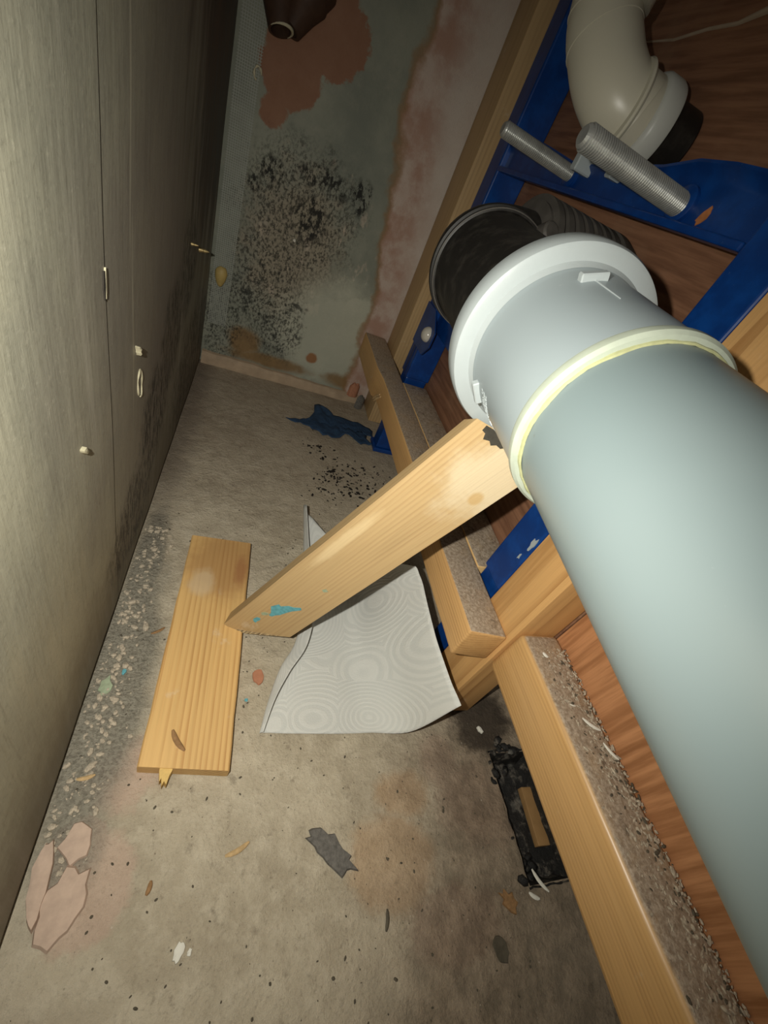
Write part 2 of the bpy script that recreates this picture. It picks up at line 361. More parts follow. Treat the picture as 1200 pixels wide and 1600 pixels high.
# ------------------------------------------------------------------ mesh helpers
def props(o, label=None, cat=None, group=None, kind=None):
    if label: o['label'] = label
    if cat: o['category'] = cat
    if group: o['group'] = group
    if kind: o['kind'] = kind
    return o
def link(name, me, mat, parent=None, smooth=False, angle=None):
    o = bpy.data.objects.new(name, me); C.objects.link(o)
    if mat: me.materials.append(mat)
    if smooth:
        for p in me.polygons: p.use_smooth = True
        if angle is not None: me.set_sharp_from_angle(angle=math.radians(angle))
    if parent: o.parent = parent
    return o
def obj(name, bm, mat, parent=None, smooth=False, angle=35):
    me = bpy.data.meshes.new(name); bmesh.ops.recalc_face_normals(bm, faces=bm.faces); bm.to_mesh(me); bm.free()
    return link(name, me, mat, parent, smooth, angle)
def empty(name, loc=(0, 0, 0), mat=None):
    o = bpy.data.objects.new(name, None); C.objects.link(o); o.empty_display_size = .02
    o.location = loc
    return o
def child_keep(o, parent):
    """parent without moving"""
    o.parent = parent; o.matrix_parent_inverse = parent.matrix_basis.inverted(); return o
def box_bm(lo, hi, bev=0, seg=2, bm=None):
    b = bmesh.new()
    r_ = bmesh.ops.create_cube(b, size=1)
    for v in b.verts:
        v.co = Vector([lo[i] + (v.co[i] + .5) * (hi[i] - lo[i]) for i in range(3)])
    if bev: bmesh.ops.bevel(b, geom=list(b.edges), offset=bev, segments=seg, affect='EDGES', profile=.5)
    if bm is None: return b
    me = bpy.data.meshes.new('t'); b.to_mesh(me); b.free(); bm.from_mesh(me); bpy.data.meshes.remove(me); return bm
def prism_bm(pts, depth, bev=0, bm=None, M=None):
    """pts 2D outline in local xy, extruded along +z by depth"""
    b = bmesh.new(); vs = [b.verts.new((p[0], p[1], 0)) for p in pts]; fc = b.faces.new(vs)
    ex = bmesh.ops.extrude_face_region(b, geom=[fc])
    bmesh.ops.translate(b, vec=(0, 0, depth), verts=[v for v in ex['geom'] if isinstance(v, bmesh.types.BMVert)])
    if bev: bmesh.ops.bevel(b, geom=list(b.edges), offset=bev, segments=1, affect='EDGES')
    bmesh.ops.triangulate(b, faces=[q for q in b.faces if len(q.verts) > 4])
    if M is not None: b.transform(M)
    if bm is None: return b
    me = bpy.data.meshes.new('t'); b.to_mesh(me); b.free(); bm.from_mesh(me); bpy.data.meshes.remove(me); return bm
def frame(p0, xd, yd):
    xd = Vector(xd).normalized(); yd = Vector(yd); yd = (yd - xd * yd.dot(xd)).normalized(); zd = xd.cross(yd)
    M = Matrix((xd, yd, zd)).transposed().to_4x4(); M.translation = Vector(p0); return M
def lathe_bm(prof, M, seg=64, cap=True, bm=None, arc=None):
    """prof: list of (axial, radius), axis = local z of M"""
    b = bm or bmesh.new(); rings = []
    for (a, r_) in prof:
        ring = []
        for i in range(seg):
            t = 2 * PI * i / seg; ring.append(b.verts.new(M @ Vector((r_ * math.cos(t), r_ * math.sin(t), a))))
        rings.append(ring)
    for k in range(len(rings) - 1):
        for i in range(seg):
            j = (i + 1) % seg; b.faces.new((rings[k][i], rings[k][j], rings[k + 1][j], rings[k + 1][i]))
    if cap:
        b.faces.new(rings[0][::-1]); b.faces.new(rings[-1])
    return b
def axisM(p, d_, up=(0, 0, 1)):
    z = Vector(d_).normalized(); x = Vector(up).cross(z).normalized(); y = z.cross(x)
    M = Matrix((x, y, z)).transposed().to_4x4(); M.translation = Vector(p); return M
def tube_bm(pts, rad, seg=32, cap=True, bm=None):
    b = bm or bmesh.new(); pts = [Vector(p) for p in pts]; n = len(pts)
    rr = rad if isinstance(rad, (list, tuple)) else [rad] * n
    tang = [(pts[min(i + 1, n - 1)] - pts[max(i - 1, 0)]).normalized() for i in range(n)]
    up = tang[0].orthogonal().normalized(); rings = []
    for i in range(n):
        t = tang[i]; up = (up - t * up.dot(t)).normalized(); s_ = t.cross(up)
        rings.append([b.verts.new(pts[i] + (up * math.cos(2 * PI * k / seg) + s_ * math.sin(2 * PI * k / seg)) * rr[i]) for k in range(seg)])
    for k in range(n - 1):
        for i in range(seg):
            j = (i + 1) % seg; b.faces.new((rings[k][i], rings[k][j], rings[k + 1][j], rings[k + 1][i]))
    if cap: b.faces.new(rings[0][::-1]); b.faces.new(rings[-1])
    return b
def bez(p0, p1, p2, p3, n):
    P = [Vector(p) for p in (p0, p1, p2, p3)]
    return [P[0] * (1 - t) ** 3 + P[1] * 3 * t * (1 - t) ** 2 + P[2] * 3 * t * t * (1 - t) + P[3] * t ** 3 for t in [i / (n - 1) for i in range(n)]]
def timber(name, mat, p0, xd, yd, L, W, T, bev=.002, wob=.0006, parent=None, seed=0, cuts=14):
    """local X = length, Y = width, Z = thickness"""
    b = box_bm((0, 0, 0), (L, W, T), bev, 3)
    es = [e for e in b.edges if abs(e.verts[0].co.x - e.verts[1].co.x) > L * .5]
    bmesh.ops.subdivide_edges(b, edges=es, cuts=cuts)
    for v in b.verts:
        q = v.co * 1.0
        nn = mnoise.noise_vector(Vector((q.x * 9 + seed * 7, q.y * 20, q.z * 20)))
        v.co += Vector((0, nn.y, nn.z)) * wob
        if v.co.x < 1e-4 or v.co.x > L - 1e-4 or True:
            n2 = mnoise.noise_vector(Vector((q.y * 70, q.z * 70, q.x * 60 + seed)))
            v.co += Vector((0, n2.y, n2.z)) * wob * .5
    o = obj(name, b, mat, parent, True, 40); o.matrix_world = frame(p0, xd, yd) if parent is None else o.matrix_world
    if parent is not None: o.matrix_basis = frame(p0, xd, yd)
    return o
def blobpts(cx, cy, rx, ry, n=14, rough=.25, rot=0, seed=0):
    rnd = random.Random(seed); out = []
    for i in range(n):
        t = 2 * PI * i / n; k = 1 + rnd.uniform(-rough, rough)
        x = rx * k * math.cos(t); y = ry * k * math.sin(t)
        out.append((cx + x * math.cos(rot) - y * math.sin(rot), cy + x * math.sin(rot) + y * math.cos(rot)))
    return out
def chip(name, mat, loc, rx, ry, th, rot=0, seed=0, rough=.25, n=14, label=None, cat=None, group=None, M=None, parent=None, curl=0):
    """thin irregular flake with a domed top lying at loc"""
    b = bmesh.new(); pts = blobpts(0, 0, rx, ry, n, rough, rot, seed)
    lo_ = [b.verts.new((p[0], p[1], 0)) for p in pts]; hi_ = [b.verts.new((p[0] * .93, p[1] * .93, th)) for p in pts]
    mid = [b.verts.new((p[0] * .5, p[1] * .5, th * (1.1 + .3 * random.Random(seed + i).random()))) for i, p in enumerate(pts)]
    c0 = b.verts.new((0, 0, th * 1.15)); c1 = b.verts.new((0, 0, 0))
    for i in range(n):
        j = (i + 1) % n
        b.faces.new((lo_[i], lo_[j], hi_[j], hi_[i])); b.faces.new((hi_[i], hi_[j], mid[j], mid[i]))
        b.faces.new((mid[i], mid[j], c0)); b.faces.new((lo_[j], lo_[i], c1))
    if curl:
        for v in b.verts: v.co.z += curl * (v.co.x ** 2 + v.co.y ** 2)
    o = obj(name, b, mat, parent, True, 50)
    if M is not None: o.matrix_world = M
    else: o.location = loc
    return props(o, label, cat, group)
def sliver(name, mat, p, q, r_, label=None, cat=None, group=None, seed=0, bend=.15, flat=.5, parent=None):
    p = Vector(p); q = Vector(q); L = (q - p).length; rnd = random.Random(seed)
    side = (q - p).cross(Vector((0, 0, 1))).normalized()
    pts = [Vector((0, 0, 0)) + (q - p) * (i / 5) + side * bend * L * math.sin(PI * i / 5) * .5 for i in range(6)]
    b = tube_bm(pts, [r_ * k for k in (.45, .9, 1, 1.0, .85, .4)], 8)
    for v in b.verts: v.co.z = v.co.z * flat if abs(q.z - p.z) < 1e-6 else v.co.z
    o = obj(name, b, mat, parent, True, 50); o.location = p
    return props(o, label, cat, group)

# ------------------------------------------------------------------ setting
# floor slab with a real drain recess beside the partition
RX0, RX1, RY0, RY1 = .402, .470, .012, .152
b = bmesh.new()
xs = sorted(set([round(-.125 + i * .0125, 5) for i in range(60)] + [RX0, RX1])); ys = sorted(set([round(-.45 + i * .0125, 5) for i in range(125)] + [RY0, RY1]))
vg = {}
for i, xx in enumerate(xs):
    for j, yy in enumerate(ys):
        edge = RX0 - .013 < xx < RX1 + .013 and RY0 - .013 < yy < RY1 + .013
        h = 0 if edge else .0012 * (mnoise.noise(Vector((xx * 14, yy * 14, 0))) - .6)
        dx, dy = 0, 0
        if xx in (RX0,) and RY0 <= yy <= RY1: dx = .004 * mnoise.noise(Vector((yy * 60, 3, 1)))
        vg[i, j] = b.verts.new((xx + dx, yy, h))
for i in range(len(xs) - 1):
    for j in range(len(ys) - 1):
        cx, cy = (xs[i] + xs[i + 1]) / 2, (ys[j] + ys[j + 1]) / 2
        if RX0 < cx < RX1 and RY0 < cy < RY1: continue
        b.faces.new((vg[i, j], vg[i + 1, j], vg[i + 1, j + 1], vg[i, j + 1]))
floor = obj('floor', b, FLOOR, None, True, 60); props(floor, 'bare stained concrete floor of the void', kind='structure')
b = bmesh.new()   # lining of the recess: four rough sides and a bottom
nseg = 14
def rp(k, t): # perimeter
    if k == 0: return (RX0 + .004 * mnoise.noise(Vector((t * 60 * .14, 3, 1))), RY0 + (RY1 - RY0) * t)
    if k == 1: return (RX0 + (RX1 - RX0) * t, RY1)
    if k == 2: return (RX1, RY1 + (RY0 - RY1) * t)
    return (RX1 + (RX0 - RX1) * t, RY0)
per = [rp(k, i / nseg) for k in range(4) for i in range(nseg)]
cxm, cym = (RX0 + RX1) / 2, (RY0 + RY1) / 2
rows = []
for (s_, z) in ((1.05, .0015), (1.0, -.001), (.97, -.012), (.93, -.024), (.90, -.032)):
    rows.append([b.verts.new((cxm + (p[0] - cxm) * s_ + .0022 * mnoise.noise(Vector((p[0] * 200, p[1] * 200, z * 150))), cym + (p[1] - cym) * s_ + .0022 * mnoise.noise(Vector((p[1] * 200, p[0] * 200, z * 150 + 9))), z)) for p in per])
for k in range(len(rows) - 1):
    for i in range(len(per)):
        j = (i + 1) % len(per); b.faces.new((rows[k][i], rows[k][j], rows[k + 1][j], rows[k + 1][i]))
b.faces.new(rows[-1])
o = obj('recess_lining', b, TAR, floor, True, 60); props(o, 'black sooty lining of the hole in the floor')
b = bmesh.new()
for k in range(60):
    t = random.random(); x = random.choice((RX0 - .003, RX0 + .006, RX0 + .012)) + random.gauss(0, .004); y = RY0 + (RY1 - RY0) * t
    if random.random() < .5: y = random.choice((RY0 + .012, RY1 - .008, RY1 + .012)) + random.gauss(0, .008); x = RX0 + random.random() * .05
    inside = RX0 < x < RX1 and RY0 < y < RY1
    s_ = random.uniform(.0015, .006); m_ = Matrix.Translation((x, y, (-.030 if inside else -.0005) + s_ * .3)) @ Matrix.Rotation(random.random() * 6, 4, 'Z') @ Matrix.Diagonal((s_ * 1.5, s_, s_ * .7, 1))
    bmesh.ops.create_icosphere(b, subdivisions=1, radius=1, matrix=m_)
for v in b.verts: v.co += mnoise.noise_vector(v.co * 400) * .0012
o = obj('soot_lumps', b, TAR, floor, True, 60); props(o, 'black soot lumps round the hole', kind='stuff')

# left wall: backing and two tall boards that meet in a fine joint
wl = obj('wall_left', box_bm((-.125, -.45, 0), (-.1115, 1.10, 1.3)), DARKGAP); props(wl, 'grey boarded wall on the left of the void', kind='structure')
def board(name, y0, y1, z0, seed):
    b = bmesh.new(); ny = max(4, int((y1 - y0) / .012)); nz = 60; g = {}
    for i in range(ny + 1):
        for j in range(nz + 1):
            yy = y0 + (y1 - y0) * i / ny; zz = z0 + (1.3 - z0) * (j / nz) ** 1.5
            if j == 0: zz += .004 * mnoise.noise(Vector((yy * 26, seed, 0))) + .002 * mnoise.noise(Vector((yy * 90, seed, 0)))
            xx = -.098 + .0012 * mnoise.noise(Vector((yy * 6, zz * 6, 1))) - (.0004 if seed == 2 else 0)
            if j == 0: xx -= .0015
            g[i, j] = b.verts.new((xx, yy, zz))
    fr = [b.faces.new((g[i, j], g[i + 1, j], g[i + 1, j + 1], g[i, j + 1])) for i in range(ny) for j in range(nz)]
    ex = bmesh.ops.extrude_face_region(b, geom=fr)
    for v in ex['geom']:
        if isinstance(v, bmesh.types.BMVert): v.co.x = -.1110
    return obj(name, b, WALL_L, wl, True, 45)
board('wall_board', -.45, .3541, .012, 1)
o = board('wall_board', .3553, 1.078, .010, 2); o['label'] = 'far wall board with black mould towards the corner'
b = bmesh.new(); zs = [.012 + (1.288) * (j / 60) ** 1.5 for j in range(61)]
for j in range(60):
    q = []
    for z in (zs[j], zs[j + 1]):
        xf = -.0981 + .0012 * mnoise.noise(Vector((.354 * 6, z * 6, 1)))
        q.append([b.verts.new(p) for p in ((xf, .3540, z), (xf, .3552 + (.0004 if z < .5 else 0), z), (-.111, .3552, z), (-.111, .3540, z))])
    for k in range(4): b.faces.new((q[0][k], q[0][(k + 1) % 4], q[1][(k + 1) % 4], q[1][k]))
obj('joint_shade_strip', b, DARKGAP, wl)  # solid dark strip in the joint, shade of the gap put into its colour
for (py, pz, s_, l_) in ((.350, .401, .010, 'torn gash beside the board joint'),):
    M = frame((-.0975, py, pz), (0, 0, 1), (0, 1, 0))
    chip('paper_tear', DARKGAP, None, s_, .0016, .0012, seed=3, M=M).parent = wl
    chip('paper_tear', GLUE, None, s_, .0012, .0022, seed=5, M=frame((-.0975, py + .0035, pz), (0, 0, 1), (0, 1, 0))).parent = wl

# back wall
wb = obj('wall_back', box_bm((-.125, 1.08, 0), (.66, 1.10, 1.3)), WALL_B); props(wb, 'mouldy grey and pink plaster wall at the far end', kind='structure')
b = bmesh.new()   # scrim tape: a real net of threads
for i in range(10):
    x = -.090 + i * .0040; box_bm((x, 1.0790, .10), (x + .0012, 1.0802, .66), bm=b)
for j in range(140):
    z = .10 + j * .0040; box_bm((-.092, 1.0788, z), (-.051, 1.0802, z + .0012), bm=b)
o = obj('scrim_tape', b, TAPE, wb); props(o, 'mesh tape running up the corner', kind='stuff')
# skirting batten / fillet at the foot of the back wall
b = bmesh.new(); n_ = 46; rows = []
for i in range(n_ + 1):
    x = -.096 + (.318 + .096) * i / n_
    h = .030 + .004 * mnoise.noise(Vector((x * 22, 1, 0))) - .010 * (i / n_); dd = .014 + .003 * mnoise.noise(Vector((x * 17, 5, 0)))
    rows.append([b.verts.new(p) for p in ((x, 1.0795, 0), (x, 1.0795 - dd, -.001), (x, 1.0795 - dd, h * .72), (x, 1.0795 - dd * .55, h * .95), (x, 1.0795, h))])
for i in range(n_):
    for k in range(5):
        b.faces.new((rows[i][k], rows[i + 1][k], rows[i + 1][(k + 1) % 5], rows[i][(k + 1) % 5]))
b.faces.new(rows[0]); b.faces.new(rows[-1])
o = obj('baseboard_back', b, BATTEN, None, True, 30); props(o, 'pale timber batten along the foot of the mouldy wall', kind='structure')

# right partition: backing and two plywood sheets, held off the floor
wr = obj('wall_right', box_bm((.403, -.45, .150), (.415, 1.08, 1.3)), DARKGAP); props(wr, 'plywood partition on the right of the void', kind='structure')
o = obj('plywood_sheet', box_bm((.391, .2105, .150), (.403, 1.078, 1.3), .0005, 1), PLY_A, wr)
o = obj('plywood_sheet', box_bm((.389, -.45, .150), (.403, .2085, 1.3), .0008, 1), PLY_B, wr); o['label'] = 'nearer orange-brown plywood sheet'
o = obj('crack_line', tube_bm([(.3905, .704, .749), (.3905, .65, .747), (.3905, .60, .7515), (.3905, .56, .752), (.3905, .53, .758), (.3905, .45, .772)], [.0008, .0014, .0016, .0018, .0030, .0045], 8), PALEL, wr); o['label'] = 'pale scratch across the plywood'

# ------------------------------------------------------------------ timbers
# stud against the back wall
o = timber('timber_upright', P_UP, (0, 0, 0), (0, 0, 1), (1, 0, 0), 1.28, .0925, .049, .0015, .0004, seed=5)
o.matrix_world = frame((.341, 1.0785, .001), (0, 0, 1), (0, -1, 0))
props(o, 'upright pine stud in the far corner between pink plaster and blue post', 'timber')
o = timber('timber_stud', P_STUD, (0, 0, 0), (0, 0, 1), (1, 0, 0), 1.25, .056, .060, .0012, .0004, seed=3)
o.matrix_world = frame((.331, .2105, .001), (0, 0, 1), (1, 0, 0))
props(o, 'upright knotty pine stud between the two rails, under the grey pipe', 'timber')
# far rail: raised, from the stud to the back wall, with a splintered notch underneath
def rail_far():
    o = timber('timber_rail', P_RAIL, (.281, .2165, .1465), (0, 1, 0), (-1, 0, 0), .855, .049, .050, .003, .0007, seed=1, cuts=30)
    o.matrix_world = frame((.3298, .2165, .1465), (0, 1, 0), (-1, 0, 0))
    return o
o = rail_far(); props(o, 'short dusty pine rail running from the blue post to the mouldy wall', 'timber')
RAILF = o
for v in o.data.vertices:      # skewed saw cut at the near end, lower edge dropping beyond the knot
    if v.co.x < .02: v.co.x += (v.co.y - .025) * .12 * (1 - v.co.x / .02)
    if v.co.x > .60 and v.co.z < .02: v.co.z -= .008 * min(1, (v.co.x - .60) / .03)
    if v.co.x > .60 and v.co.y > .03: v.co.y += .006 * min(1, (v.co.x - .60) / .05)
for k, (a, r_) in enumerate(((.0, .011), (.010, .007))):
    pts = [(.575 + a, .0498, .022), (.590 + a, .0512, .010), (.600 + a, .0525, -.002)]
    sp = obj('knot_splinter', tube_bm(pts, [.002, r_ * .38, .0015], 8), TANW, o, True, 50)
# infill block behind the rail, between the two posts
o = timber('timber_infill', P_INF, (.3885, .330, .1475), (0, 1, 0), (-1, 0, 0), .516, .058, .048, .002, .0006, seed=2)
o.matrix_world = frame((.3885, .3200, .1475), (0, 1, 0), (-1, 0, 0)); props(o, 'dusty pine infill strip between the blue posts behind the rail', 'timber')
# near rail
o = timber('timber_rail', P_NEAR, (.3835, -.42, .147), (0, 1, 0), (-1, 0, 0), .6295, .0535, .071, .0080, .0006, seed=4, cuts=30)
o.matrix_world = frame((.3845, -.42, .147), (0, 1, 0), (-1, 0, 0)); props(o, 'nearest dusty pine rail under the grey pipe, covered in grit and shavings', 'timber')
RAILN = o

# loose board on the floor
A_ = [(-.0330, .156), (.0555, .147), (.0585, .470), (-.0290, .472)]
bl = empty('loose_board', (-.033, .151, 0))
bl.rotation_euler = (0, 0, 0)
b = bmesh.new()
n_ = 24; T_ = .018; rows = []
for i in range(n_ + 1):
    t = i / n_
    L_ = Vector((A_[0][0] + (A_[3][0] - A_[0][0]) * t, A_[0][1] + (A_[3][1] - A_[0][1]) * t)); R_ = Vector((A_[1][0] + (A_[2][0] - A_[1][0]) * t, A_[1][1] + (A_[2][1] - A_[1][1]) * t))
    w_ = .0006 * mnoise.noise(Vector((t * 9, 0, 4))); L_.x += w_; R_.x -= w_
    c_ = .0015
    rows.append([b.verts.new(p) for p in ((L_.x + c_, L_.y, 0), (L_.x, L_.y, c_), (L_.x, L_.y, T_ - c_), (L_.x + c_, L_.y, T_), (R_.x - c_, R_.y, T_), (R_.x, R_.y, T_ - c_), (R_.x, R_.y, c_), (R_.x - c_, R_.y, 0))])
for i in range(n_):
    for k in range(8): b.faces.new((rows[i][k], rows[i][(k + 1) % 8], rows[i + 1][(k + 1) % 8], rows[i + 1][k]))
b.faces.new(rows[0]); b.faces.new(rows[-1])
MB_ = frame((-.033, .151, 0), (0, 1, 0), (-1, 0, 0))      # local X along the board, local Y towards the wall
MB_ = frame((.0125, .151, .0005), (0, 1, 0), (-1, 0, 0))
b.transform(MB_.inverted())
o = obj('board', b, P_LOOSE, None, True, 40); bl.matrix_world = Matrix.Identity(4); bl.location = (.0125, .151, .0005)
o.parent = bl; o.matrix_basis = Matrix.Translation(-Vector(bl.location)) @ MB_
b = prism_bm([(-.0070, 0), (-.0052, -.009), (-.0040, -.006), (-.0025, -.013), (-.001, -.009), (.0015, -.012), (.003, -.004), (.0050, 0), (.005, .01), (-.007, .01)], .012)
o = obj('splinter', b, TANW, bl); o.location = (-.0175, -.000, .004)
o.data.materials[0] = plain('fresh_splinter', (.70, .48, .17), .7, var=.2, scale=200)
o = sliver('wood_sliver', BROWNW, (-.0065, .1890, .0205), (.0085, .1680, .0205), .0028, 'small brown wood shaving lying on the loose board', 'shaving', flat=.45)
props(bl, 'loose flat pine board with broken end lying on the concrete beside the wall', 'board')

# the prop under the pipe
Bp = Vector((.0322, .3204, .0205)); dS = Vector((.3401, -.1166, .9331)).normalized(); Wv = Vector((.935, -.356, 0)).normalized()
nS = Wv.cross(dS).normalized()        # from the front face: check pointing to the camera
if nS.y > 0: nS = -nS
yS = dS.cross(nS) ; 
if yS.x < 0: yS = -yS
MS = Matrix((dS, yS, dS.cross(yS))).transposed().to_4x4(); MS.translation = Bp
back = -nS * .020
def sp(s_, w_): return Bp + dS * s_ + Wv * w_
fpts = [sp(0, 0), sp(-.0045, .012), sp(-.0030, .032), sp(.0277, .0768), sp(.4070, .0768 + .000), sp(.4160, .050), sp(.4225, .028), sp(.4258, 0)]
# edges run along dS: the right edge passes through sp(.0277,.0768)
bpts = [p + back for p in fpts]
for k in (4, 5, 6, 7): bpts[k] = bpts[k] - dS * (.014 if k > 4 else .016)
for k in (0, 1, 2, 3):
    if bpts[k].z < .001: bpts[k].z = .001
for k in (0,): bpts[k].z = max(bpts[k].z, .0195)
b = bmesh.new(); n_ = 20
def lerp_ring(t):
    """cross-section from the bottom outline to the top one"""
    bot = [fpts[0], fpts[1], fpts[2], fpts[3], bpts[3], bpts[2], bpts[1], bpts[0]]
    top_f = [fpts[7], fpts[6], fpts[5], fpts[4]]; top_b = [bpts[4], bpts[5], bpts[6], bpts[7]]
    top = top_f + top_b
    return [a.lerp(c, t) for a, c in zip(bot, top)]
rows = []
for i in range(n_ + 1):
    ring = lerp_ring(i / n_); rows.append([b.verts.new(p + mnoise.noise_vector(p * 12) * .0006) for p in ring])
for i in range(n_):
    for k in range(8): b.faces.new((rows[i][k], rows[i][(k + 1) % 8], rows[i + 1][(k + 1) % 8], rows[i + 1][k]))
b.faces.new(rows[0]); b.faces.new(rows[-1])
b.transform(MS.inverted())
le = [e for e in b.edges if len(e.link_faces) == 2 and e.calc_face_angle(0) > .8]
bmesh.ops.bevel(b, geom=le, offset=.0012, segments=2, affect='EDGES')
st = empty('timber_prop', (Bp.x, Bp.y, Bp.z)); props(st, 'slanting pine prop standing on the loose board and wedged under the grey pipe', 'timber')
o = obj('prop_board', b, P_STRUT, None, True, 40); o.parent = st; o.matrix_basis = Matrix.Translation(-Bp) @ MS
def patch(name, mat, pts, lab):
    """thin film of paint on the front face; pts in (s, w)"""
    b = bmesh.new(); vs = [sp(s_, w_) - Bp + nS * .0004 for s_, w_ in pts]; vv = [b.verts.new(v) for v in vs]; fc = b.faces.new(vv)
    ex = bmesh.ops.extrude_face_region(b, geom=[fc]); bmesh.ops.translate(b, vec=-nS * .0012, verts=[v for v in ex['geom'] if isinstance(v, bmesh.types.BMVert)])
    bmesh.ops.triangulate(b, faces=[q for q in b.faces if len(q.verts) > 4])
    o = obj(name, b, mat, st); o['label'] = lab
patch('paint_patch', TURQ, [(.078, .0225), (.088, .027), (.0855, .031), (.0925, .037), (.0935, .043), (.0985, .0495), (.0945, .0525), (.085, .046), (.078, .043), (.068, .040), (.0635, .0365), (.058, .0345), (.0585, .0305), (.0655, .0295)], 'turquoise paint patch')
patch('paint_patch', TURQ, [(.038, .021), (.044, .0225), (.0445, .027), (.040, .0285), (.036, .0275), (.031, .0275), (.033, .0235)], 'small turquoise paint patch')
patch('paint_patch', PALETURQ, [(.057, .021), (.061, .0235), (.062, .029), (.057, .029), (.053, .0245)], 'faint green paint patch')
patch('paint_patch', PALETURQ, [(.147, .046), (.151, .0485), (.148, .053), (.144, .050)], 'faint green paint patch near the edge')
patch('smear', SMEAR, [(.4235, .010), (.4220, .024), (.4185, .033), (.4155, .046), (.4125, .043), (.4130, .038), (.4095, .035), (.4110, .030), (.4085, .027), (.4120, .023), (.4110, .018), (.4165, .015), (.4180, .011)], 'black smear where it meets the pipe')

# ------------------------------------------------------------------ blue cistern frame
fr = empty('cistern_frame', (.36, .58, 0)); props(fr, 'blue powder-coated steel cistern frame fixed in front of the plywood', 'frame')
FO = Vector(fr.location)
def fpart(name, b, mat, parent=None, smooth=False, label=None):
    b.transform(Matrix.Translation(-FO)); o = obj(name, b, mat, parent or fr, smooth, 40)
    if label: o['label'] = label
    return o
fpart('post', box_bm((.3345, .843, .205), (.3900, .889, 1.25), .003, 3), BLUE)
fpart('post', box_bm((.3345, .2745, .205), (.3900, .3195, 1.25), .003, 3), BLUE)
# inner adjustable legs with feet and the slot face
for (y0, y1) in ((.8465, .8855), (.278, .316)):
    b = box_bm((.3375, y0, .012), (.3870, y1, .2054), .002, 2); box_bm((.3320, y0 - .006, .001), (.3900, y1 + .006, .012), .002, 2, bm=b)
    fpart('adjustable_leg', b, BLUE)
fpart('slot', box_bm((.3335, .857, .207), (.3352, .872, .272), .0005, 1), DBLUE)
b = prism_bm([(.889, .272), (.889, .355), (.833, .355), (.790, .325), (.790, .296), (.812, .272)], .0025, 0)
b.transform(Matrix(((0, 0, 1, .3318), (1, 0, 0, 0), (0, 1, 0, 0), (0, 0, 0, 1))))
fpart('fixing_plate', b, BLUE)
MBt = axisM((.3318, .8190, .3110), (-1, 0, 0))
b = lathe_bm([(0, .0150), (.002, .0150), (.006, .0138), (.010, .0108), (.0125, .0062), (.0133, .0001)], MBt, 32)
bo = fpart('bolt_cap', b, BOLT, smooth=True, label='round translucent bolt cap')
# lower bracket arm that carries the black bend
b = box_bm((.3480, .560, .318), (.3560, .845, .362), .002, 1); fpart('bracket_arm', b, BLUE)
# cross channel: web, lower lip, flared upper flange
prof_top = [(.843, .620), (.79, .628), (.765, .629), (.70, .622), (.62, .612), (.56, .614), (.52, .618), (.46, .624), (.42, .632), (.38, .633), (.3195, .630)]
b = bmesh.new(); rows = []
for (y_, zt) in prof_top:
    sec = ((.352, y_, .5870), (.352, y_, zt - .006), (.3475, y_, zt - .002), (.3400, y_, zt), (.3395, y_, zt + .0025), (.3505, y_, zt + .002), (.3560, y_, zt - .004), (.3560, y_, .5870))
    sec = ((.3440, y_, .589), (.3440, y_, zt - .012), (.3400, y_, zt - .004), (.3345, y_, zt), (.3350, y_, zt + .0025), (.3420, y_, zt + .0015), (.3470, y_, zt - .010), (.3470, y_, .589))
    rows.append([b.verts.new(p) for p in sec])
for i in range(len(rows) - 1):
    for k in range(8): b.faces.new((rows[i][k], rows[i][(k + 1) % 8], rows[i + 1][(k + 1) % 8], rows[i + 1][k]))
b.faces.new(rows[0]); b.faces.new(rows[-1]); fpart('cross_channel', b, BLUE, smooth=True)
b = box_bm((.3335, .3195, .5835), (.3475, .8435, .5905), .0015, 2); fpart('channel_lip', b, BLUE)
for y_ in (.624, .415):
    fpart('rod_boss', lathe_bm([(0, .0150), (.004, .0150), (.0052, .0132)], axisM((.3442, y_, .6035), (-1, 0, 0)), 32), BLUE, smooth=True)
def rod(y_, z0, x0, z1, x1, y1, R, label):
    p0 = Vector((x0, y_, z0)); p1 = Vector((x1, y1, z1)); L = (p1 - p0).length; pr = [(0, R * .9)]; a = .001; pitch = .00235
    while a < L - .004:
        pr += [(a, R * .90), (a + pitch * .35, R), (a + pitch * .55, R), (a + pitch * .92, R * .90)]; a += pitch
    pr += [(L - .002, R * .86), (L, R * .66)]
    b = lathe_bm(pr, axisM(p0, p1 - p0), 28)
    return fpart('threaded_rod', b, ZINC, smooth=False, label=label)
rod(.624, .6035, .3438, .608, .234, .627, .0085, 'far threaded steel rod')
rod(.415, .6025, .3438, .606, .2195, .416, .0100, 'near threaded steel rod')
fpart('clip', box_bm((.318, .582, .604), (.342, .594, .622), .0015, 1), LUG, label='white plastic clip')
fpart('clip', box_bm((.326, .520, .606), (.342, .532, .616), .0015, 1), LUG, label='small white plastic clip')
b = prism_bm(blobpts(.384, .6010, .0040, .0085, 12, .35, .5, 4), .0008); b.transform(Matrix(((0, 0, 1, .3432), (1, 0, 0, 0), (0, 1, 0, 0), (0, 0, 0, 1)))); fpart('rust_spot', b, RUST)
def chipmark(y_, z_, ry, rz, rot, seed, x_=.3338):
    b = prism_bm(blobpts(y_, z_, ry, rz, 12, .4, rot, seed), .0010); b.transform(Matrix(((0, 0, 1, x_), (1, 0, 0, 0), (0, 1, 0, 0), (0, 0, 0, 1)))); fpart('paint_chip', b, LUG, label='white spot where blue paint is chipped')
chipmark(.2795, .2865, .0028, .010, 0, 2); chipmark(.283, .262, .0016, .004, 0, 3)

